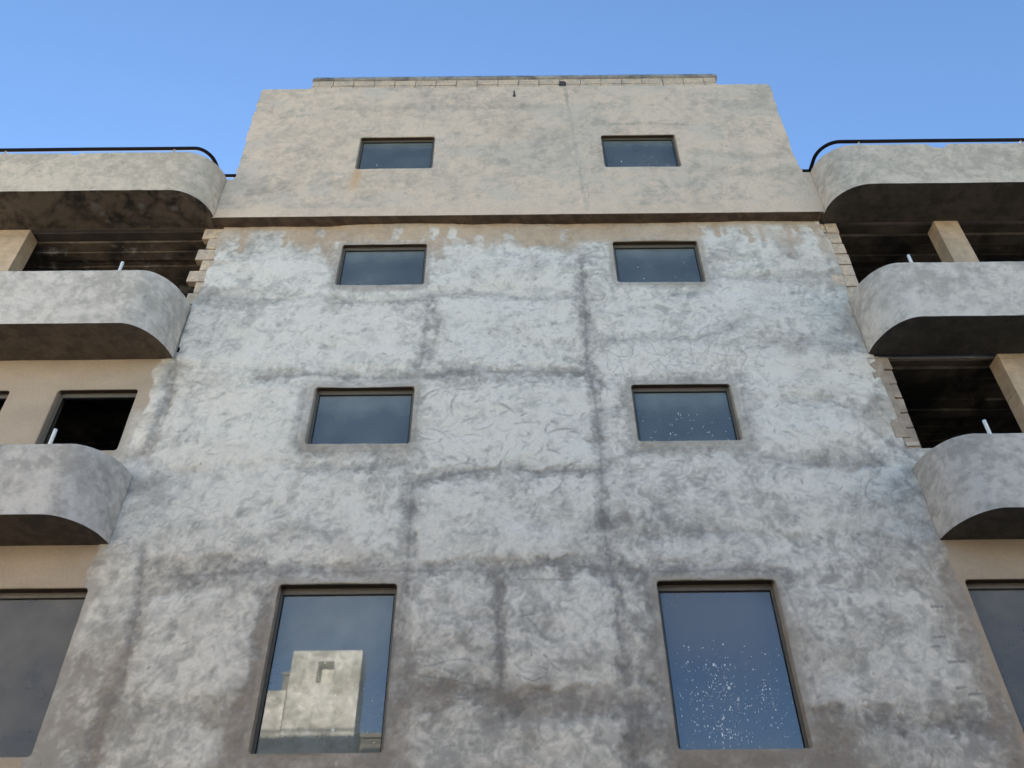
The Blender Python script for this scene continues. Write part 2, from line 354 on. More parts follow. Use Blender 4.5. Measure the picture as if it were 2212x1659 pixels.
# measured features of the main wall
BANDS = [([(-1.35,11.48),(-1.35,10.25),(-1.4,9.88)],0.16,0.7),([(-1.36,7.88),(-1.35,7.31),(-1.33,6.57)],0.2,1),([(1.2,12.34),(1.18,10.81),(1.16,9.94),(1.22,9.3),(1.23,8.47),(1.22,8.0),(1.16,7.28),(1.23,6.61),(1.24,5.81),(1.27,5.25),(1.3,4.73),(1.27,4.2)],0.16,0.95),([(-0.17,6.37),(-0.2,5.83),(-0.14,5.38),(-0.17,4.9),(-0.12,4.69)],0.14,0.9),([(-1.31,11.48),(-0.33,11.55),(0.57,11.34),(1.1,11.44)],0.12,0.5),([(-2.88,11.34),(-2.13,11.38),(-1.38,11.39)],0.14,0.6),([(-5.17,11.53),(-4.09,11.41),(-3.05,11.5)],0.1,0.3),([(-3.78,9.77),(-3.23,9.81),(-1.42,9.74),(-0.73,9.82),(0.17,9.86),(1.15,9.84)],0.16,0.75),([(3.91,10.38),(4.63,10.42),(5.32,10.31)],0.16,0.6),([(1.26,10.41),(2.13,10.52),(2.84,10.44),(3.64,10.88)],0.18,0.5),([(3.07,11.97),(4.2,11.84),(5.38,11.94)],0.14,0.4),([(-1.36,7.88),(-0.68,8.03),(-0.17,8.1),(0.46,8.03),(1.22,8.04)],0.16,0.9),([(-2.97,8.13),(-2.2,8.1),(-1.51,8.19)],0.2,0.6),([(-4.5,6.51),(-3.53,6.56),(-2.02,6.55),(-1.21,6.57),(-0.11,6.56)],0.22,0.8),([(-0.11,6.56),(0.53,6.67),(1.16,6.54),(1.97,6.5),(2.84,6.53),(3.4,6.46)],0.2,0.95),([(-1.32,4.96),(-0.85,5.06),(-0.17,4.9),(0.46,4.99),(1.08,4.88),(1.49,4.83)],0.28,1),([(3.4,4.81),(4.03,4.65),(4.78,4.6),(5.31,4.64)],0.25,0.8),([(3.16,8.29),(4.08,8.08),(5.04,8.11)],0.2,0.6),([(1.76,7.2),(2.34,7.09),(2.94,7.05)],0.25,0.5),([(5.37,9.25),(4.93,8.87),(5.28,8.5),(5.61,8.1)],0.14,0.5),([(-2.97,6.34),(-3.0,5.57),(-2.99,4.72),(-3.05,4.24)],0.22,0.8),([(-1.37,6.38),(-1.42,5.55),(-1.4,4.71),(-1.51,4.23)],0.2,0.8),([(1.72,6.35),(1.68,5.52),(1.68,4.68),(1.77,4.2)],0.22,0.8),([(3.35,6.33),(3.41,5.51),(3.42,4.46)],0.22,0.7),([(-3.05,9.54),(-3.04,8.6),(-2.95,8.4)],0.16,0.6),([(-1.37,9.51),(-1.38,8.58)],0.16,0.6),([(1.67,9.48),(1.68,8.54)],0.16,0.6),([(3.38,9.45),(3.37,8.52)],0.18,0.6),([(-3.01,8.4),(-2.24,8.39),(-1.4,8.41)],0.14,0.5),([(1.7,8.38),(2.41,8.39),(3.31,8.4)],0.14,0.4),([(-3.01,9.67),(-2.25,9.69),(-1.42,9.68)],0.14,0.4),([(1.76,9.64),(2.59,9.66),(3.41,9.63)],0.14,0.5),([(-5.12,10.11),(-5.03,9.47),(-5.0,8.71)],0.14,0.7),([(-4.74,6.94),(-4.58,6.17),(-4.5,5.31),(-4.58,5.04),(-4.54,4.26)],0.14,0.8),([(-4.64,4.26),(-4.66,4.64),(-4.53,5.04)],0.16,0.7)]
TANS = [([(-3.67,13.08),(-2.62,13.13),(-1.64,13.05)],0.34,0.95),([(-3.24,12.89),(-3.05,12.4),(-2.84,11.94)],0.16,0.7),([(-1.35,12.86),(-1.12,12.26)],0.16,0.7),([(-1.16,13.11),(-0.18,13.03),(0.79,13.01),(1.77,13.06)],0.42,0.85),([(1.85,13.06),(2.58,13.05),(3.23,13.08)],0.3,0.8),([(4.87,13.14),(4.82,12.47)],0.09,0.6),([(4.13,13.13),(4.19,12.78)],0.08,0.7),([(4.38,13.15),(4.39,12.78)],0.06,0.6),([(-4.67,13.22),(-4.64,12.67)],0.1,0.8),([(-4.27,13.25),(-3.61,13.21)],0.12,0.6),([(-5.1,13.29),(-5.04,12.67)],0.1,0.5),([(5.36,13.13),(5.47,12.28),(5.48,11.6)],0.14,0.6),([(0.37,12.35),(0.48,12.06)],0.12,0.55),([(-3.05,5.86),(-3.01,5.29),(-3.05,4.72),(-3.07,4.33)],0.24,0.85),([(-4.57,5.37),(-4.51,5.45)],0.26,0.8),([(-4.64,5.15),(-4.62,4.74),(-4.54,4.26)],0.1,0.8),([(-3.32,4.8),(-2.99,4.72)],0.3,0.7),([(3.28,5.91),(3.36,5.29),(3.47,4.66),(3.55,4.18)],0.2,0.8),([(-1.26,4.86),(-1.11,5.01),(-0.8,5.01)],0.2,0.6),([(-0.11,5.0),(0.46,4.99),(0.93,4.94)],0.26,0.5),([(5.49,6.5),(5.46,5.48),(5.43,4.44),(5.42,4.16)],0.3,0.9),([(-2.76,4.31),(-2.11,4.3),(-1.46,4.29)],0.35,0.9),([(1.88,4.29),(2.53,4.28),(3.22,4.28)],0.35,0.9),([(3.43,4.51),(3.64,4.18)],0.35,0.8),([(1.76,8.38),(2.54,8.41),(3.25,8.41)],0.16,0.5),([(-2.85,8.42),(-2.11,8.41),(-1.4,8.44)],0.16,0.5),([(1.42,7.49),(1.55,7.2)],0.14,0.5),([(-2.84,11.66),(-2.16,11.65),(-1.47,11.68)],0.08,0.6),([(1.8,11.67),(2.49,11.69),(3.14,11.69)],0.08,0.5),([(-2.15,6.61),(-1.85,6.51),(-1.5,6.51)],0.2,0.5),([(-4.88,10.3),(-4.41,10.1)],0.1,0.4)]
SCRIB = [[(-1.04,5.33),(-0.76,5.4),(-0.58,5.42),(-0.48,5.38)],[(-1.12,5.24),(-0.87,5.2),(-0.65,5.16),(-0.38,5.09)],[(-0.83,5.3),(-0.65,5.23)],[(-0.55,5.23),(-0.46,5.31)],[(-0.79,5.03),(-0.7,5.11),(-0.55,5.13),(-0.39,5.1)],[(-0.79,4.99),(-0.62,4.96),(-0.45,4.97)],[(-0.7,5.09),(-0.62,4.99),(-0.57,5.11)],[(0.34,5.45),(0.39,5.41),(0.39,5.26),(0.27,5.32)],[(0.0,5.35),(0.1,5.25),(0.21,5.24)],[(0.03,5.21),(0.22,5.14),(0.36,5.2)],[(0.42,5.35),(0.53,5.25)],[(0.05,6.43),(0.4,6.42),(0.82,6.42)],[(0.09,5.94),(0.24,5.96)],[(0.06,6.04),(0.24,5.83),(0.34,5.69)]]
CRACKS = [[(1.47,10.25),(1.64,10.12),(1.84,10.12),(1.89,10.35)],[(2.17,10.36),(2.21,10.17),(2.34,10.13),(2.51,10.26),(2.61,10.21),(2.76,10.28)],[(1.64,10.12),(1.66,9.99)],[(2.84,10.09),(2.79,9.94),(2.65,9.99)],[(3.74,10.07),(3.83,10.24)],[(3.52,10.25),(3.59,10.09),(3.48,9.89)],[(3.68,9.98),(3.8,9.89)],[(1.46,10.07),(1.45,9.88)],[(2.76,10.28),(2.75,10.11)],[(2.22,10.06),(2.34,9.87)],[(3.08,10.16),(3.29,10.1),(3.49,10.11)],[(2.49,9.94),(2.62,9.87)]]
BAYS = [(-1.12,1.02,9.95,11.3,1),(-1.23,1.11,8.13,9.54,1.2),(-1.23,1.07,6.75,7.79,0.9),(-0.07,1.18,5.1,6.35,1),(-1.24,-0.23,5.19,6.28,0.5),(-4.44,-3.08,4.98,6.22,1),(3.22,5.09,4.83,6.23,1.2),(-5.01,-3.15,8.22,9.55,1),(-5.13,-3.0,11.68,12.3,0.9),(-5.11,-2.93,10.1,11.25,1),(1.45,3.36,10.6,11.37,0.8),(1.3,3.82,9.78,10.2,0.9),(3.77,5.29,9.35,10.08,0.8),(3.51,5.08,8.39,9.09,0.9),(3.39,5.1,7.04,8.0,1),(1.6,4.53,6.62,6.98,0.8),(-1.34,1.06,11.68,12.36,0.8),(-4.48,-1.5,6.75,7.94,0.9),(-1.18,1.17,4.21,4.69,0.9),(3.64,4.74,4.18,4.5,0.7),(-4.45,-3.19,4.25,4.63,0.7),(3.56,5.43,12.01,12.29,0.7),(-2.78,-1.44,9.98,11.17,0.9),(2.2,5.32,10.88,11.41,0.6),(-4.53,-3.7,6.7,6.93,0.4),(2.31,3.06,7.33,8.14,0.5)]


# ------------------------------------------------------------------ ground
def sheet(name, x0, x1, y0, y1, z, m):
    b = MB(); b.box(x0, x1, y0, y1, z-.3, z); o = b.build(name, m); o['kind'] = 'structure'; return o
sheet('ground', -600, 600, -600, 600, -.02, M['earth'])
sheet('road', -200, 200, -13.6, -2.2, 0.0, M['asphalt'])
sheet('pavement', -200, 200, -2.2, 0.0, .13, M['paving'])
sheet('pavement', -200, 200, -16, -13.6, .13, M['paving'])

# ================================================================== the building
B = empty('apartment_building')
tag(B, 'unfinished grey cement apartment block with curved balconies, filling the view', 'building')

WIN = []       # (name row/col) nominal openings in the wall plane y = 0
rows = [(11.77, 12.79, .09), (8.53, 9.56, .10), (4.39, 6.38, .125)]
for z0, z1, dep in rows:
    WIN.append((-2.905, -1.44, z0, z1, .045, dep)); WIN.append((1.77, 3.235, z0, z1, .045, dep))
WING = [(-6.72, -5.54, 8.46, 9.56, .045, .10), (-8.7, -7.44, 8.46, 9.56, .045, .10),
        (-8.7, -5.26, 4.38, 6.36, .045, .125), (5.58, 9.2, 4.38, 6.36, .045, .125)]
LOG = [(-9.4, -5.13, 10.3, 13.40, .02, .03), (5.50, 9.9, 10.3, 13.40, .02, .03), (5.49, 9.9, 8.36, 10.155, .02, .03)]

cv = Canvas(-9.8, 9.8, 3.6, 13.45, .0125, 11, contrast=.85, hl=.095)
cv.sweeps(.72, .0016)
cv.smears(4200, .12); cv.smears(13000, .18, (.022,.085), turn=1.)
cv.L += .32*sstep(3.2, 9.0, cv.Z) - .22  # fewer pale patches low down; also painted darker for the street's dimmer light
cv.T = np.maximum(cv.T, .34*sstep(7.0, 3.8, cv.Z)*sstep(.46, .64, vnoise(cv.X, cv.Z, .9, 401, 6, .6)))  # brown base coat showing low down, part of that painted dimming
cv.T = np.maximum(cv.T, .5*sstep(3.6, 5.4, np.abs(cv.X))*sstep(.44, .62, vnoise(cv.X, cv.Z, .6, 402, 6, .6)))
for pts, w, s_ in BANDS: cv.stroke(cv.D, pts, w*1.0, s_*.6, rag=1.3, soft=.55); cv.stroke(cv.D, pts, w*.45, s_*1.0, rag=1.5, soft=.3); cv.stroke(cv.K, pts, .018, .5*s_, rag=2.2, soft=.6)
blot = .62+.55*sstep(.36, .6, vnoise(cv.X, cv.Z, .22, 301, 5, .6)); blot *= .75+.4*sstep(.4, .55, vnoise(cv.X, cv.Z, .07, 302, 4, .6)); cv.D *= blot
cv.D = np.maximum(cv.D, .40*sstep(.63, .70, vnoise(cv.X, cv.Z*1.3, .55, 303, 6, .62)))
for pts, w, s_ in TANS: cv.stroke(cv.T, pts, w*1.05, s_*.7, rag=1.2, soft=.7); cv.stroke(cv.T, pts, w*.7, s_*.95, rag=1.2, soft=.5)
# pale finishing coat laid bay by bay, a little proud of the base coat
for (a, b, c, d, s_) in BAYS:
    k = cv.win(a-.3, b+.3, c-.3, d+.3); X, Z = cv.X[k], cv.Z[k]; r_ = .16
    X2 = X+.22*(vnoise(X, Z, .45, 501, 4)-.5); Z2 = Z+.22*(vnoise(X, Z, .45, 502, 4)-.5)
    qx = np.abs(X2-(a+b)/2)-(b-a)/2+r_; qz = np.abs(Z2-(c+d)/2)-(d-c)/2+r_
    dd = np.hypot(np.maximum(qx, 0), np.maximum(qz, 0))+np.minimum(np.maximum(qx, qz), 0)-r_+.24*(vnoise(X, Z, .13, 503, 5, .65)-.5)
    e = sstep(.05, -.03, dd)*min(1, s_)*(.55+.45*sstep(.3, .5, vnoise(X, Z, .3, 504, 5, .6)))
    cv.L[k] += .13*e*s_; cv.T[k] *= 1-.85*e; cv.D[k] *= 1-.75*e; cv.H[k] += .010*sstep(.03, -.02, dd)*min(1, s_)
# relief: each cement bay swells slightly between the joints
cv.H -= .022*np.minimum(cv.D, .8)
# tan render beyond the ragged edge of the grey smear, left and right wings
edgeL = -5.30+.10*(vnoise(cv.Z, cv.Z*0, .35, 5, 4)-.5)-.10*sstep(9.3, 8.7, cv.Z)*sstep(7.0, 7.3, cv.Z)
for zc, dx in ((9.9, -.22), (9.5, -.12), (9.15, -.02), (6.6, -.06)): edgeL += dx*np.exp(-((cv.Z-zc)/.16)**2)*.6
wl = sstep(edgeL+.012, edgeL-.012, cv.X+.05*(vnoise(cv.X, cv.Z, .12, 8, 4)-.5))
wl *= 1-.75*sstep(9.35, 9.0, cv.Z)*sstep(6.9, 7.1, cv.Z)*sstep(-5.75, -5.45, cv.X)
wr = sstep(5.47, 5.52, cv.X+.16*(vnoise(cv.X, cv.Z, .2, 9, 4)-.5))*sstep(7.4, 7.2, cv.Z)
edge_w = np.clip(np.maximum(wl, wr), 0, 1)
cv.T = np.maximum(cv.T, edge_w*.97); cv.D *= 1-edge_w; cv.H *= 1-.75*edge_w
cv.L = cv.L*(1-edge_w)+(.5+.5*(vnoise(cv.X, cv.Z*1.6, .5, 77, 5, .55)-.5))*edge_w
# rounded ridge of render at the left corner
cv.H += .03*np.exp(-((cv.X+5.22-.05*np.sin(cv.Z*3))/.10)**2)*sstep(8.2, 8.8, cv.Z)*sstep(10.2, 9.9, cv.Z)
cv.stroke(cv.D, [(-5.07, 9.95), (-5.06, 9.3), (-5.12, 8.7), (-5.15, 8.4)], .05, .7)
# tan streaks running from below the cornice
for _ in range(26):
    x = cv.r.uniform(-5, 5.3); l = cv.r.uniform(.15, .55); cv.stroke(cv.T, [(x, 13.3), (x+cv.r.uniform(-.05,.05), 13.3-l)], cv.r.uniform(.03,.08), cv.r.uniform(.35,.8), rag=.9, soft=.6)
for _ in range(9):
    x = cv.r.uniform(-3.9, 1.6); z = cv.r.uniform(12.85, 13.2); k = cv.win(x-.15, x+.15, z-.2, z+.2)
    e = sstep(1, .5, ((cv.X[k]-x)/.10)**2+((cv.Z[k]-z)/.2)**2+3.0*(vnoise(cv.X[k], cv.Z[k], .09, 3)-.5)); cv.T[k] *= 1-.8*e
# thin dry band right under the cornice
cv.T = np.maximum(cv.T, .45*sstep(13.12, 13.26, cv.Z)*(np.abs(cv.X) < 5.4))
# smooth margins trowelled round the windows
for (a, b, c, d, r, dep) in WIN+WING:
    k = cv.win(a-.3, b+.3, c-.3, d+.3); X, Z = cv.X[k], cv.Z[k]
    dd = np.hypot(np.maximum(np.maximum(a-X, X-b), 0), np.maximum(np.maximum(c-Z, Z-d), 0))
    e = sstep(.13, .05, dd+.06*(vnoise(X, Z, .1, 31)-.5)); cv.T[k] = np.maximum(cv.T[k], .42*e); cv.D[k] *= 1-.6*e; cv.L[k] = cv.L[k]*(1-.5*e)+.38*.5*e
    e2 = sstep(.2, .06, c-Z)*(Z < c)*sstep(.04, -.04, np.maximum(a-X, X-b)); cv.T[k] = np.maximum(cv.T[k], .55*e2)
# trowel arcs, scratches, cracks
cv.arcs(1300, (-5.1, 5.4, 6.6, 13.0), rr=(.05,.24), dark=.5, wid=(.006,.015))
cv.arcs(110, (-1.3, 1.2, 7.8, 10.0), rr=(.12,.36), dark=.8, wid=(.008,.022))
cv.arcs(520, (-5.1, 5.4, 4.0, 7.2), rr=(.06,.28), dark=.45, wid=(.006,.015))
cv.arcs(90, (3.2, 5.4, 7.2, 11.5), rr=(.1,.4), dark=.6, wid=(.008,.022))
for q_ in SCRIB: cv.stroke(cv.K, q_, .009, .75, rag=.25)
for q_ in CRACKS: cv.stroke(cv.K, q_, .0085, .6, rag=.3)
for _ in range(60):
    x, z = cv.r.uniform(1.3, 3.9), cv.r.uniform(9.7, 10.5); pts = [(x, z)]
    th = cv.r.uniform(0, 6.3)
    for _ in range(4): th += cv.r.uniform(-.9,.9); x += .08*math.cos(th); z += .08*math.sin(th); pts.append((x, z))
    cv.stroke(cv.K, pts, .0075, .45, rag=.3)
for x, z in ((5.02,5.32),(5.0,5.02),(4.95,5.62),(5.05,6.0),(4.86,5.5),(4.9,4.7),(5.13,4.95)): cv.stroke(cv.K, [(x, z), (x+cv.r.uniform(.08,.2), z+.01)], .016, .8, rag=.7)
cv.specks(420)
for _ in range(70):
    x, z = cv.r.uniform(-5, 5), cv.r.uniform(4.2, 13); cv.stroke(cv.W, [(x, z), (x+.01, z-.03)], .009, .7, rag=.4)
# pink wash below the left windows
for pts, w in (([(-2.75, 8.45), (-2.9, 8.1), (-2.98, 7.6)], .1), ([(-2.2, 7.0), (-2.0, 6.75), (-2.1, 6.5)], .2), ([(-2.85, 11.6), (-2.9, 11.2)], .12)): cv.stroke(cv.T, pts, w, .35, rag=1, soft=.9)
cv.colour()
ew_ = (edge_w*.97)[..., None]; cv.C = cv.C*(1-ew_)+np.array((.455,.345,.245))*(.72+.5*cv.L[..., None])*ew_
up_ = (sstep(12.2,12.9,cv.Z)*np.clip(cv.T*1.25,0,1)*(1-edge_w)*.85)[..., None]; cv.C = cv.C*(1-up_)+np.array((.52,.365,.235))*(.82+.36*cv.L[..., None])*up_

RAGZ = np.array([10.2, 11.33, 11.53, 11.8, 12.11, 12.39, 12.92, 13.09, 13.28, 13.5]); RAGX = np.array([-5.2, -5.20, -5.16, -5.11, -5.14, -5.05, -5.15, -5.12, -5.08, -5.08])
RGZ = np.array([8.3, 8.51, 8.96, 9.31, 9.64, 10.08, 11.35, 11.57, 11.96, 12.39, 12.62, 12.84, 13.23, 13.5]); RGX = np.array([5.45, 5.47, 5.5, 5.49, 5.49, 5.53, 5.47, 5.49, 5.55, 5.53, 5.53, 5.47, 5.45, 5.45])
def warp_main(X, Z, PX, PZ):
    n = .045*(vnoise(Z, Z*0+3, .09, 61, 4)-.5)
    fL = np.exp(-((X+5.148)/.09)**2)*(Z > 10.4); PX = PX+fL*(np.interp(Z, RAGZ, RAGX)+.148+5.0+n-.0)*1.0
    for ed, zlo, zhi in ((5.482, 10.4, 13.5), (5.472, 8.2, 10.12)):
        fR = np.exp(-((X-ed)/.09)**2)*(Z > zlo)*(Z <= zhi); PX = PX+fR*(np.interp(Z, RGZ, RGX)-ed+n*.8)
    return PX, PZ
def res_main(x, z):
    if x is not None: return .0165 if abs(x) < 5.8 else (.04 if abs(x) < 9.5 else 1.0)
    return .0165 if z > 4.0 else 1.0
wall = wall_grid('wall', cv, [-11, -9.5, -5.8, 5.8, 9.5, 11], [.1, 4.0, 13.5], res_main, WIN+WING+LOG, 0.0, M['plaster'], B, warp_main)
cvx = cv

# wall core behind the plaster sheet (inner face of the rooms, masonry thickness)
core = [(a-.03, b+.03, c-.03, d+.03) for (a, b, c, d, r, dep) in WIN+WING]+[(-9.4, -5.30, 10.3, 13.30), (5.66, 9.9, 10.3, 13.30), (5.66, 9.9, 8.36, 10.12)]
panel('inner_wall', (-11, 11), (.1, 13.28), core, .17, .29, M['inner'], B)

# ---------------- windows
def make_window(a, b, c, d, dep, y0=0.0, gl='glass', splat=0, seed=0, label=None, top=.075, streaks=(), grey_top=.20, band=.3):
    ox0, ox1, oz0, oz1 = a-.012, b+.012, c-.012, d+.012
    y = y0+dep; s = .05
    f = MB()
    f.box(ox0, ox1, y, y+.06, oz1-top, oz1, .004); f.box(ox0, ox1, y, y+.06, oz0, oz0+.03, .004)
    f.box(ox0, ox0+s, y+.001, y+.059, oz0+.03, oz1-top, .004); f.box(ox1-s, ox1, y+.001, y+.059, oz0+.03, oz1-top, .004)
    f.box(ox0+s, ox1-s, y-.008, y+.0, oz1-top*.35, oz1-.004, .003)
    fr = f.build('window', M['frame'], B)
    if label: fr['label'] = label
    g = MB(); X0, X1, Z0, Z1 = ox0+s, ox1-s, oz0+.03, oz1-top
    t = .012
    g.box(X0, X1, y+.012, y+.04, Z1-t, Z1-.0005); g.box(X0, X1, y+.012, y+.04, Z0+.0005, Z0+t*.7)
    g.box(X0+.0005, X0+t, y+.013, y+.039, Z0+t, Z1-t); g.box(X1-t, X1-.0005, y+.013, y+.039, Z0+t, Z1-t)
    g.build('glazing_bead', M['bead'], fr)
    if gl is None: return fr
    rs = np.random.RandomState(seed); st = .0045 if splat > 200 else (.006 if splat else .03)
    gx = lines([X0+.004, X1-.004], st); gz = lines([Z0+.004, Z1-.004], st); GX, GZ = np.meshgrid(gx, gz); A = np.zeros_like(GX); nxp, nzp = len(gx), len(gz)
    cl = [(rs.uniform(.1,.9), rs.uniform(.05,.55)) for _ in range(12)]
    for i in range(splat):
        if rs.rand() < .5: q = cl[rs.randint(12)]; u = q[0]+rs.normal()*.07; v = q[1]+rs.normal()*.05
        else: u = rs.uniform(.02,.98); v = rs.beta(1.25, 2.3)*.8
        if not (.01 < u < .99 and .01 < v < .68): continue
        r = .0024+.0042*rs.rand()**3+(.008 if rs.rand() < .02 else 0); el = rs.uniform(1, 1.5 if rs.rand() < .93 else 3)
        cx = X0+u*(X1-X0); cz = Z0+v*(Z1-Z0); i0, i1 = np.searchsorted(gx, (cx-.03, cx+.03)); j0, j1 = np.searchsorted(gz, (cz-.07, cz+.07)); k = (slice(j0, j1), slice(i0, i1))
        d = np.hypot(GX[k]-cx, (GZ[k]-cz)/el)/r; A[k] = np.maximum(A[k], np.clip(1.7-d, 0, 1)*rs.uniform(.6, 1))
    for (u, v, l) in streaks:
        cx = X0+u*(X1-X0); cz = Z0+v*(Z1-Z0); k = (np.abs(GX-cx-.1*(GZ-cz)) < .006) & (np.abs(GZ-cz) < l); A[k] = .55
    id_ = np.arange(GX.size).reshape(GX.shape); q1 = np.stack([id_[:-1,:-1], id_[:-1,1:], id_[1:,1:], id_[1:,:-1]], -1).reshape(-1, 4)
    v1 = np.stack([GX.ravel(), GX.ravel()*0+y+.026, GZ.ravel()], 1); nb = len(v1)
    v2 = [(gx[0], y+.032, gz[0]), (gx[-1], y+.032, gz[0]), (gx[-1], y+.032, gz[-1]), (gx[0], y+.032, gz[-1])]
    np_mesh('pane', np.vstack([v1, v2]), np.vstack([q1, [[nb, nb+3, nb+2, nb+1]]]), M[gl], fr, np.vstack([np.stack([A.ravel(), (grey_top*sstep(band+.24, band-.2, (Z1-GZ)/(Z1-Z0)+.04*(vnoise(GX, GZ, .3, 12)-.5))).ravel()+.06*sstep(.12, 0, (GZ-Z0)/(Z1-Z0)).ravel(), A.ravel()*0], 1), np.zeros((4, 3))]), smooth=False)  # diffuse grey thickens towards the pane top and along its bottom edge
    return fr
spl = {1: 16, 3: 40, 5: 420, 0: 0, 2: 0, 4: 14}
for i, (a, b, c, d, r, dep) in enumerate(WIN):
    make_window(a, b, c, d, dep, splat=spl[i], seed=20+i, gl=('glass_milky','glass_milky','glass_milky','glass_milky','glass_hazy','glass')[i], grey_top=.16, label='tall window thickly spattered with white paint specks' if i == 5 else ('tall window reflecting a sunlit building' if i == 4 else None), top=.085 if i > 3 else .07, band=(.22, .22, .33, .33, .36, .38)[i])
make_window(*WING[0][:4], .10, gl=None, label='dark window opening without glass'); make_window(*WING[1][:4], .10, gl=None)
make_window(*WING[2][:4], .125, gl='glass_dusty', label='wide dull grey dusty window', grey_top=.05, band=.6); make_window(*WING[3][:4], .125, splat=60, seed=5, gl='glass_dusty', grey_top=.03, band=.3)

# ---------------- slabs, rooms
def slab(z, m='inner', y1=8):
    b = MB(); b.box(-10.98, 10.98, .13, y1, z, z+.2); return b.build('floor_slab', M[m], B)
slab(13.31); slab(10.135, 'roomwhite'); slab(6.935, 'roomwhite'); slab(3.7, 'roomwhite')
for x in (-5.05, 5.15):
    b = MB(); b.box(x-.1, x+.1, .295, 7.7, 3.9, 13.30); b.build('partition', M['roomwhite'], B)
panel('back_wall', (-10.98, 10.98), (0.1, 13.3), [], 7.75, 8.0, M['inner'], B)
for x in (-11.0, 10.8):
    b = MB(); b.box(x, x+.2, .2, 8, .1, 14.3); b.build('side_wall', M['inner'], B)
b = MB(); b.box(-11, 11, 7.8, 8.0, 13.52, 14.4); b.build('terrace_wall', M['inner'], B)
# board-marked loggia ceilings
def boards(x0, x1, z, ysplit, seed):
    rs = np.random.RandomState(seed); y = .30; bb = MB()
    while y < 6.8:
        w = rs.uniform(.14, .30); xs = x0
        while xs < x1-.05:
            xe = min(x1, xs+rs.uniform(1.6, 3.4)); dz = rs.uniform(0, .05)
            bb.box(xs, xe, y, y+w-.006, z-.02-dz, z+.02); xs = xe+.003
        y += w
    return bb.build('board_ceiling', M['board'] if seed == 1 else M['board_dark'], B)
boards(-10.7, -5.16, 13.27, 0, 1); boards(5.27, 10.7, 13.27, 0, 2); boards(5.27, 10.7, 10.10, 0, 3); boards(-10.7, -5.16, 10.10, 0, 4)
for x0, x1, z0, z1 in ((-10.7, -5.16, 10.34, 13.25), (5.27, 10.7, 10.34, 13.25), (5.27, 10.7, 7.14, 10.07)):
    b = MB(); b.box(x0, x1, 6.9, 7.1, z0, z1); b.build('loggia_wall', M['soffit'], B)
# ---------------- exposed blocks and columns
def blocks(spec, y0, y1, mo):
    g = MB()
    for (x0, x1, z0, z1) in spec: g.box(x0, x1, y0+random.uniform(0, .012), y1, z0+.009, z1-.009, .010, .006)
    o = g.build('block_jamb', M['block'], B)
    mo2 = MB()
    for (x0, x1, z0, z1) in mo: mo2.box(x0, x1, y0+.035, y1-.01, z0, z1)
    mo2.build('mortar', M['mortar'], o); return o
random.seed(4)
sp_ = []; z = 13.27
for i, (xe) in enumerate((-5.395, -5.265, -5.39, -5.255, -5.41, -5.24, -5.31, -5.25)):
    sp_.append((xe, -4.98, z-.272, z)); z -= .272
blocks(sp_, .022, .16, [(-5.235, -4.99, 11.15, 13.25)])
sp_ = [(5.30, 5.545, 13.0, 13.26), (5.56, 5.77, 13.0, 13.26)]; z = 13.0
for i in range(7): sp_.append((5.34, 5.76+random.uniform(-.012, .012), z-.272, z)); z -= .272
blocks(sp_, .022, .16, [(5.35, 5.735, 11.15, 13.25)])
sp_ = []; z = 10.09
for i in range(7): sp_.append((5.34, 5.735-.005*i+random.uniform(-.008, .008), z-.272, z)); z -= .272
jb = blocks(sp_, .022, .16, [(5.35, 5.732, 8.2, 10.07)]); jb.data.materials.clear(); jb.data.materials.append(M['pier'])
b = MB(); b.box(5.50, 5.69, .012, .03, 8.40, 8.47, .01, .008); b.build('whitewash_patch', M['stub'], jb)
b = MB(); b.box(5.40, 5.60, .012, .03, 8.55, 10.08, .006, .004); b.build('render_strip', M['pier'], jb)
for (x0, x1, z0, z1, nm) in ((-9.39, -8.49, 10.34, 13.285, 'wide tan column at the left edge'), (7.50, 7.92, 10.34, 13.285, None), (7.42, 8.0, 7.14, 10.115, None)):
    g = MB()
    zc = z0
    while zc < z1-.05:
        ze = min(z1, zc+random.uniform(.45, .8)); g.box(x0, x1, .014, .30, zc+.001, ze-.003, .005, .0015); zc = ze
    c_ = g.build('column', M['column'], B)
    if nm: c_['label'] = nm

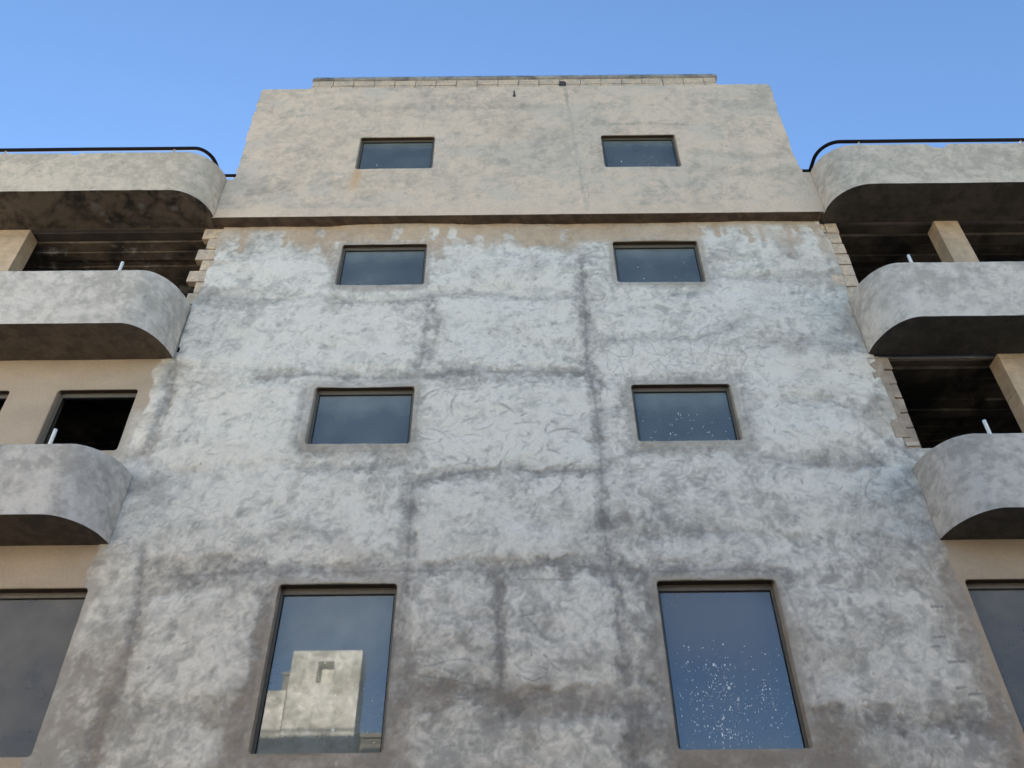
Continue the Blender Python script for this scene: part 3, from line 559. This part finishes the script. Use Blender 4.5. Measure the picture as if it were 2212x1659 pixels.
# ---------------- balconies: parapet swept along a plan path
def plan(side, xend, xc, y_end, P, xfar, n=26):
    pts = []
    a = abs(xc-xend); bb = P+y_end
    for k in range(n+1):
        t = k/n*math.pi/2; pts.append((xc+ (xend-xc)*math.cos(t), y_end-bb*math.sin(t)))
    x = xc; st = .03
    while abs(x) < 9.2: x += side*st; pts.append((x, -P))
    while abs(x) < abs(xfar): x += side*.5; pts.append((x, -P))
    return np.array(pts)
def balcony(name, side, xend, xc, y_end, P, zb, zt, seed, warm=0., notch=None, tanv=0., label=None):
    pts = plan(side, xend, xc, y_end, P, side*11); pts = np.vstack([[pts[0][0], y_end+.03], pts]) if True else pts
    dv = np.diff(pts, axis=0); seg = np.hypot(dv[:,0], dv[:,1]); s = np.concatenate([[0], np.cumsum(seg)])
    # resample finely
    ns = [0.]
    while ns[-1] < s[-1]: ns.append(ns[-1]+(.022 if ns[-1] < 4.6 else .3))
    ns = np.array(ns); px = np.interp(ns, s, pts[:,0]); py = np.interp(ns, s, pts[:,1])
    tx = np.gradient(px); ty = np.gradient(py); ln = np.hypot(tx, ty); nxn, nyn = ty/ln*side, -tx/ln*side   # towards the street
    flip = np.where(nyn*1.0 > .2, -1, 1); 
    if np.mean(nyn) > 0: nxn, nyn = -nxn, -nyn
    c = Canvas(-.2, 5.6, zb-.1, zt+.15, .0135, seed, contrast=.85)
    c.smears(1500, .13); c.smears(700, .1, (.02,.07)); c.arcs(90, rr=(.08,.3), dark=.4); c.specks(50)
    if tanv: c.T += tanv
    c.L += .12*sstep(zt-.1, zb, c.Z)-.05
    c.stroke(c.D, [(.02, zb), (.02, zt)], .05, .6)
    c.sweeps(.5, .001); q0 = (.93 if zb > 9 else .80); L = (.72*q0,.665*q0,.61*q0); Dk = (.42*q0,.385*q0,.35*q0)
    if warm: L = tuple(l*(1-warm)+w*warm for l, w in zip(L, (.66,.53,.39))); Dk = tuple(l*(1-warm)+w*warm for l, w in zip(Dk, (.47,.38,.28)))
    if seed % 2: c.stroke(c.K, [(3.4, zt-.1), (3.55, (zt+zb)/2), (3.75, zb+.3)], .008, .5, rag=.3)
    c.colour(light=L, dark=Dk)
    zz = np.concatenate([np.linspace(zb, zt-.02, 52)]); rowsP = []
    # outer face rows, rounded lip, top, inner lip, inner face
    prof = [(0.0, z_) for z_ in zz]+[(.004, zt-.008), (.014, zt), (.06, zt+.003), (.11, zt), (.12, zt-.012), (.12, zt-.3), (.12, zb+.12)]
    wob = .012*(vnoise(ns, ns*0, .7, seed+3, 4)-.5); chip = .02*np.clip(vnoise(ns, ns*0+1, .09, seed+9, 3)-.68, 0, 1)*2
    topz = wob-chip
    if notch is not None:
        for (sa, sb, dz) in notch: topz = topz-dz*sstep(sa-.04, sa+.02, ns)*sstep(sb+.05, sb-.01, ns)*(.7+.6*vnoise(ns, ns*0, .05, seed))
    V = []; C = []
    for (o_, z_) in prof:
        k = sstep(zt-.16, zt-.01, np.array(z_)); zf = z_+topz*k
        col, h = c.sample(ns, np.full_like(ns, min(z_, zt))+topz*k)
        h = h if o_ < .01 else h*0
        off = h-o_
        edge = 0.006*(vnoise(ns, ns*0+z_*3, .2, seed+4)-.5)
        V.append(np.stack([px+nxn*(off+edge), py+nyn*(off+edge), zf+0*ns], 1)); C.append(col)
    n = len(ns); m_ = len(prof); V = np.concatenate(V); C = np.concatenate(C); idx = np.arange(n*m_).reshape(m_, n)
    q = np.stack([idx[:-1,:-1], idx[:-1,1:], idx[1:,1:], idx[1:,:-1]], -1).reshape(-1, 4)
    o = np_mesh(name, V, q, M['plaster'], B, C)
    if label: o['label'] = label
    # soffit slab following the same plan
    v = []; qd = []
    for i in range(n):
        x_, y_ = px[i], min(py[i]+.0, .02)
        for zq in (zb+.002, zb+.14): v += [(x_+(-nxn[i])*.004, y_-nyn[i]*.004, zq), (x_, .05, zq)]
    for i in range(n-1):
        a = i*4; e = (i+1)*4; qd += [(a, e, e+1, a+1), (a+2, a+3, e+3, e+2)]
    # dense soffit for staining: subdivide across
    K = 26; vv = []; cc = []; yy0 = np.array([min(t_, .02) for t_ in py]); 
    su = Canvas(-.2, 5.6, -.9, .15, .02, seed+70, contrast=1.1); su.smears(500, .2, (.05,.2))
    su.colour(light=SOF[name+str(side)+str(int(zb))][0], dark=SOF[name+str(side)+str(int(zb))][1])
    if side < 0 and zb > 13:
        for (a_, b_, r_) in ((2.35,-.45,.10),(2.3,-.3,.07),(1.55,-.45,.07),(1.0,-.4,.09),(2.25,-.15,.06),(1.6,-.3,.05)):
            w_ = sstep(1.15, .35, np.hypot((su.X-a_)/.8, su.Z-b_)/r_+1.5*(vnoise(su.X, su.Z, .1, 5)-.5))[..., None]*.75; su.C = su.C*(1-w_)+np.array((.22,.21,.20))*w_
    for kk in range(K+1):
        f = kk/K; Y = yy0*(1-f)+.04*f; col, _ = su.sample(ns, Y); vv.append(np.stack([px-nxn*.004*(1-f), Y-nyn*.004*(1-f), 0*ns+zb+.002], 1)); cc.append(col)
    id2 = np.arange(n*(K+1)).reshape(K+1, n); q2 = np.stack([id2[:-1,:-1], id2[:-1,1:], id2[1:,1:], id2[1:,:-1]], -1).reshape(-1, 4)
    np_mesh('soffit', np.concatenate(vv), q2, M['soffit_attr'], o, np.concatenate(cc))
    np_mesh('balcony_floor', v, [t_ for t_ in qd[1::2]], M['inner'], o, smooth=False)
    return o
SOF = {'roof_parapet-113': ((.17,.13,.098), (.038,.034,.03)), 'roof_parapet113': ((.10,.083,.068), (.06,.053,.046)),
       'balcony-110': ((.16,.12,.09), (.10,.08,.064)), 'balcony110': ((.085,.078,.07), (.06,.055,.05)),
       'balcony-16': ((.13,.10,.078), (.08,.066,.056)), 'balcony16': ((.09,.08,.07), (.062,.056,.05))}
PL1 = balcony('roof_parapet', -1, -5.20, -5.80, -.19, .79, 13.315, 14.42, 101, warm=1., notch=[(2.85, 2.95, .05)])
PR1 = balcony('roof_parapet', 1, 5.52, 6.16, -.19, .80, 13.285, 14.43, 102, warm=.85, notch=[(2.35, 2.62, .10)])
BL2 = balcony('balcony', -1, -5.17, -5.72, 0.0, .80, 10.155, 11.30, 103, warm=.5)
BR2 = balcony('balcony', 1, 5.455, 6.0, 0.0, .80, 10.13, 11.30, 104, warm=.5)
BL3 = balcony('balcony', -1, -5.17, -5.75, 0.0, .77, 6.955, 8.02, 105, warm=.3)
BR3 = balcony('balcony', 1, 5.455, 6.0, 0.0, .78, 6.91, 8.03, 106, warm=.3)
for par, x, y, z, h in ((BL2, -6.075, -.735, 11.28, .27), (BR2, 6.23, -.735, 11.28, .255), (BR3, 6.22, -.715, 8.0, .285), (BL3, -6.02, -.705, 8.0, .295)):
    g = MB(); t = .012*(1 if x > 0 else -1); g.tube([(x, y, z-.1), (x+t*.2, y, z+h*.3), (x+t*.6, y+.004, z+h*.7), (x+t, y+.008, z+h)], .024, 12); g.build('pipe_stub', M['pvc'], par)

# ---------------- handrails on the roof parapets
def rail(par, side, xc, xe, ye, xin, z):
    pts = [(side*11, -.75, z), (side*9, -.75, z), (side*7.5, -.75, z+.004), (xc+side*.6, -.75, z), (xc, -.75, z)]
    for k in range(1, 15):
        t = k/14*math.pi/2; pts.append((xc+(xe-xc)*math.sin(t), ye-.25-(.75-.25+ye)*math.cos(t), z))
    pts += [(xe, ye-.05, z), (xe, ye, z)]
    g = MB(); g.tube(pts, .034, 14); o = g.build('handrail', M['rail'], par)
    g = MB(); g.tube([(xe+side*.02, ye, z), (xin, ye, z)], .032, 14); g.build('rail_end', M['rail'], o)
    return o
rl = rail(PL1, -1, -5.66, -5.375, -.155, -5.0, 14.575)
rr = rail(PR1, 1, 5.96, 5.585, -.125, 5.3, 14.59)
for par, xs_ in ((PL1, (-6.02, -9.05)), (PR1, (6.29, 9.2))):
    for x in xs_:
        g = MB(); g.tube([(x, -.745, 14.38), (x, -.747, 14.57)], .018, 10); g.build('rail_post', M['stub'], par)

# ---------------- upper block (stair head) with its two small windows
Y1 = -.2
cu = Canvas(-5.6, 5.9, 13.2, 17.6, .0125, 51, contrast=.9, hl=.035)
cu.smears(2600, .12, (.06,.22)); cu.smears(1200, .09, (.02,.08))
cu.sweeps(.5, .001); cu.L += .10; cu.arcs(260, rr=(.08,.3), dark=.26, wid=(.005,.013)); cu.specks(120)
G = sstep(.50, .72, vnoise(cu.X*.7, cu.Z*1.3, .9, 88, 5, .6)+.18*np.exp(-((cu.X-.5)/1.6)**2-((cu.Z-15.3)/.6)**2)+.12*np.exp(-((cu.Z-16.6)/.25)**2))
for pts, w, s_ in (([(-3.5, 16.75), (-1.5, 16.7), (.5, 16.72), (1, 16.7)], .16, .4), ([(1.15, 17.4), (1.2, 16.6), (1.25, 15.6), (1.3, 14.6), (1.35, 13.4)], .05, .55), ([(-4.2, 15.3), (-3.6, 15.2)], .12, .3),
                   ([(3.4, 15.2), (4.4, 14.9), (5.3, 15.0)], .14, .4), ([(3.3, 14.6), (4.2, 14.4), (5.2, 14.5)], .2, .35), ([(-5.2, 14.2), (-4, 14.1)], .25, .35), ([(1.75, 15.75), (1.72, 14.8)], .06, .35), ([(1.7, 16.05), (2.6, 16.1), (3.5, 16.05)], .06, .45)):
    cu.stroke(cu.D, pts, w, s_, rag=1.1, soft=.8)
cu.stroke(cu.K, [(1.2, 17.3), (1.17, 16.8), (1.28, 16.3), (1.22, 15.6), (1.33, 15.0), (1.3, 14.4), (1.42, 13.9), (1.38, 13.4)], .009, .45, rag=.6)
cu.colour(light=(.735,.56,.40), dark=(.49,.385,.285), joint=(.33,.27,.205))
g_ = (G*.55)[..., None]; cu.C = cu.C*(1-g_)+np.array((.50,.42,.335))*g_*(.85+.3*sstep(.2,.8,cu.L)[..., None])
# rust run below the left window, pale pink band along the bottom
X, Z = cu.X, cu.Z
ru = np.exp(-((X+2.80+.22*(14.7-Z)*.35)/.085)**2)*sstep(13.9, 14.3, Z)*sstep(14.72, 14.62, Z)*(.5+.8*vnoise(X, Z, .12, 9)); ru = np.clip(ru*.8, 0, .75)[..., None]
cu.C = cu.C*(1-ru)+np.array((.62,.36,.17))*ru
pb = (sstep(13.56, 13.52, Z+.05*(vnoise(X, Z, .3, 6)-.5))*.5)[..., None]; cu.C = cu.C*(1-pb)+np.array((.72,.53,.37))*pb
sb_ = (sstep(14.62,14.5,Z)*sstep(14.25,14.5,Z)*((X>1.7)&(X<3.3))*.4)[..., None]; cu.C = cu.C*(1-sb_)+np.array((.70,.52,.36))*sb_
sl = (sstep(-5.0,-5.03,X)*sstep(14.4,14.2,Z)*.0)[..., None]
TOPW = [(-2.875, -1.44, 14.69, 15.70, .045, .08), (1.775, 3.20, 14.68, 15.70, .045, .08)]
LZ = np.array([14.35, 14.41, 14.62, 15.0, 15.32, 15.69, 16.07, 16.35, 16.8, 17.21, 17.42, 17.6]); LX = np.array([-5.11, -5.07, -5.06, -5.07, -5.07, -5.10, -5.11, -5.11, -5.11, -5.12, -5.12, -5.10])
RZ = np.array([14.44, 14.67, 15.15, 15.7, 16.08, 16.62, 17.18, 17.4, 17.6]); RX = np.array([5.40, 5.37, 5.35, 5.38, 5.37, 5.38, 5.40, 5.40, 5.37])
def warp_top(X, Z, PX, PZ):
    n = .035*(vnoise(Z, Z*0+7, .10, 71, 4)-.5)
    fl = np.exp(-((X+5.09)/.12)**2)*sstep(14.36, 14.42, Z); PX = PX+fl*(np.interp(Z, LZ, LX)+5.09+n*1.6)
    fr = np.exp(-((X-5.39)/.12)**2)*sstep(14.40, 14.46, Z); PX = PX+fr*(np.interp(Z, RZ, RX)-5.39+n)
    # rounded top corners and a gently uneven top edge
    t = sstep(17.2, 17.5, Z); PZ = PZ+t*.03*(vnoise(X, X*0, .8, 4)-.5)-t*.05*np.exp(-((X+5.12)/.05)**2)-t*.05*np.exp(-((X-5.42)/.05)**2)
    return PX, PZ
cut = lambda x, z: ((x < -5.09) & (z > 14.40)) | ((x > 5.39) & (z > 14.44))
# the lower grid lines at the cut
ub = wall_grid('upper_wall', cu, [-5.23, -5.09, 5.39, 5.56], [13.3, 14.40, 14.44, 17.475], lambda x, z: .0165, TOPW, Y1, M['plaster'], B, warp_top, cut)
panel('upper_core', (-5.06, 5.35), (13.32, 17.46), [(a-.03, b+.03, c-.03, d+.03) for a, b, c, d, r, e in TOPW], Y1+.13, Y1+.28, M['block'], B)
for xa, xb_, zt_ in ((-5.22, -5.065, 14.37), (5.355, 5.55, 14.40)):
    b = MB(); b.box(xa, xb_, Y1+.014, Y1+.2, 13.33, zt_, .01); b.build('corner_infill', M['block'], B)
for x0, x1 in ((-5.06, -4.86), (5.15, 5.35)):
    b = MB(); b.box(x0, x1, Y1+.285, 4.0, 13.52, 17.44); b.build('upper_side_wall', M['oppwall2'], B)
    g = MB(); zc = 14.38
    xa, xb_ = (x0-.012, x0+.12) if x0 < 0 else (x1-.12, x1+.0)
    while zc < 17.40:
        g.box(xa+random.uniform(0,.02)*(1 if x0 < 0 else 0), xb_, Y1+.02, Y1+.284, zc+.004, min(zc+.26, 17.44), .012, .006); zc += .27
    g.build('edge_blocks', M['block'], B)
b = MB(); b.box(-5.06, 5.35, 3.8, 4.0, 13.52, 17.44); b.box(-5.06, 5.35, Y1+.29, 4.0, 17.2, 17.43); b.build('upper_roof', M['inner'], B)
b = MB(); b.box(-4.85, 5.14, Y1+.29, 3.79, 16.75, 16.9); b.build('upper_ceiling', M['roomwhite'], B)
# cornice soffit under the overhang
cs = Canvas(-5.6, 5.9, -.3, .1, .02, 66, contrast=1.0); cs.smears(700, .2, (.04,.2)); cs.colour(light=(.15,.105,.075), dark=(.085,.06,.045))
gx = lines([-5.19, 5.50], .04); gy = np.linspace(Y1-.002, .03, 10); X, Y = np.meshgrid(gx, gy); col, _ = cs.sample(X.ravel(), Y.ravel())
zz = 13.302+.006*(vnoise(X.ravel(), Y.ravel(), .5, 4)-.5); idn = np.arange(X.size).reshape(X.shape)
zz = zz+ -.002*(X.ravel()+5)*0
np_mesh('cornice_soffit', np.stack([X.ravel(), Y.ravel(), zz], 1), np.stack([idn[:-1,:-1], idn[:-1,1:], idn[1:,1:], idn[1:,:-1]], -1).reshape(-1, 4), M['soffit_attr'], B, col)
for i, (a, b_, c, d, r, dep) in enumerate(TOPW): make_window(a, b_, c, d, dep, y0=Y1, splat=spl[i] if i else 3, seed=40+i, gl='glass_milky', top=.05, band=.1)
g = MB(); g.tube([(.11, Y1-.012, 17.10), (.11, Y1-.02, 17.28)], .016, 10); g.box(.08, .14, Y1-.03, Y1+.01, 17.09, 17.115, .003); g.build('iron_stub', M['rust'], B)
# block parapet above, with weathered cap
g = MB(); mo = MB(); random.seed(12)
x = -4.10
while x < 4.28:
    w = .43*random.uniform(.97, 1.03)
    if 1.02 < x+w/2 < 1.25: x += .02
    xe = min(x+w-.012, 4.33)
    if xe-x > .08: g.box(x, xe, Y1+.02+random.uniform(0,.006), Y1+.2, 17.615, 17.80, .007, .004)
    x += w
x = -4.12
while x < 4.28:
    w = .43*random.uniform(.97, 1.03); g.box(x, min(x+w-.012, 4.34), Y1+.02+random.uniform(0,.006), Y1+.2, 17.41, 17.60, .007, .004); x += w
bp = g.build('block_parapet', M['block'], B)
mo.box(-4.08, 4.31, Y1+.045, Y1+.19, 17.41, 17.80); mo.build('mortar', M['mortar'], bp)
gx = lines([-4.12, 4.38], .03); zt_ = 17.955+.02*(vnoise(gx, gx*0, .12, 3, 4)-.5)+.012*(vnoise(gx, gx*0, .8, 3)-.5); zt_[:2] -= .03; zt_[-2:] -= .03
zl = 17.80+.006*(vnoise(gx, gx*0, .1, 8)-.5); n = len(gx); V = []
for yy, zz in ((Y1+.25, zl), (Y1+.012, zl), (Y1+.004, (zl+zt_)/2), (Y1+.02, zt_-.006), (Y1+.04, zt_), (Y1+.25, zt_)): V.append(np.stack([gx, yy+.006*(vnoise(gx, gx*0+yy, .08, 7)-.5), zz], 1))
idn = np.arange(n*6).reshape(6, n); q = np.stack([idn[:-1,:-1], idn[:-1,1:], idn[1:,1:], idn[1:,:-1]], -1).reshape(-1, 4)
q = np.vstack([q, [[idn[0,0], idn[1,0], idn[3,0], idn[4,0]], [idn[0,-1], idn[1,-1], idn[3,-1], idn[4,-1]]]])
np_mesh('parapet_cap', np.concatenate(V), q, M['cap'], bp)
b = MB(); b.box(1.06, 1.19, Y1+.012, Y1+.03, 17.50, 17.70, .01, .012); b.build('dark_hole_patch', M['rust'], bp)  # dark box laid over the blocks, standing in for a hole's darkness

# ================================================================== across the street
def opp(name, label, parts, mt):
    o = empty(name, (parts[0][0], -16, 0)); tag(o, label, 'building')
    for (nm, x0, x1, ya, yb, z0, z1, holes, m) in parts:
        w = panel(nm, (x0, x1), (z0, z1), [h[:4] for h in holes], ya, yb, m); w.parent = o; w.matrix_parent_inverse = o.matrix_world.inverted()
        w.location = (-parts[0][0], 16, 0)
    return o
def box_part(o, name, x0, x1, y0, y1, z0, z1, m, bev=.02):
    b = MB(); b.box(x0-o.location.x, x1-o.location.x, y0-o.location.y, y1-o.location.y, z0, z1, bev); return b.build(name, m, o)
D2 = -16.0
ta = empty('stair_tower', (-5.9, D2, 0)); tag(ta, 'sunlit pale plaster tower with a square niche, mirrored in the tall left window', 'building')
w = panel('front_wall', (-1.12, 1.08), (0, 12.28), [(-.29, .23, 11.25, 11.93)], -.45, 0, M['oppwall'], ta)
box_part(ta, 'tower_body', -7.0, -4.83, D2-1.0, D2-.46, 0, 12.27, M['oppwall'])
b = MB(); b.box(-.285, .225, -.43, -.38, 11.255, 11.925); b.build('niche_panel', M['oppwall'], ta)
tb = empty('low_house', (-10, D2, 0)); tag(tb, 'lower sunlit plaster house left of the tower, partly in shadow', 'building')
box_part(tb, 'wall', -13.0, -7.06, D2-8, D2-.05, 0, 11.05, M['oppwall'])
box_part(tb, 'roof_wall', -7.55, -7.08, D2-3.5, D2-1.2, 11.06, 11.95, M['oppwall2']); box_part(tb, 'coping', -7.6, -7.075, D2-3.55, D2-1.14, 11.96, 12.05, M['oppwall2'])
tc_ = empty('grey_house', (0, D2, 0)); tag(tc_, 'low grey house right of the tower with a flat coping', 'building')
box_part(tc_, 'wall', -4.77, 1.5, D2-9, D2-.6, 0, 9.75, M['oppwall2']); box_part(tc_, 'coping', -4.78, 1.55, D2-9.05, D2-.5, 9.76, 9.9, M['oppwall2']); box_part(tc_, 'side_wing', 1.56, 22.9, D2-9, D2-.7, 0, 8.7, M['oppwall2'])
tf = empty('sky_block_house', (-18, D2, 0)); tag(tf, 'plain house added to fill the gap and block low sky, all in shade', 'building')  # added as an occluder, cutting sky light on the lower facade
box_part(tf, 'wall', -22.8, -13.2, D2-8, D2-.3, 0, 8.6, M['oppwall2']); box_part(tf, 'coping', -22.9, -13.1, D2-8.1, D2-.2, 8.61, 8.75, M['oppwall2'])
td = empty('sun_bounce_house', (-30, D2, 0)); tag(td, 'long flat roofed house added out of view to bounce sunlight', 'building')  # unseen house added to throw warm sunlight back onto the shaded facade
box_part(td, 'wall', -60, -23, D2-9, D2, 0, 15.0, M['oppwall'])
te = empty('sun_bounce_house', (30, D2, 0)); tag(te, 'long pale house added out of view at the right to bounce sunlight', 'building')  # its unseen counterpart on the right, added for the same bounce light
box_part(te, 'wall', 23, 60, D2-9, D2, 0, 15.5, M['oppwall'])
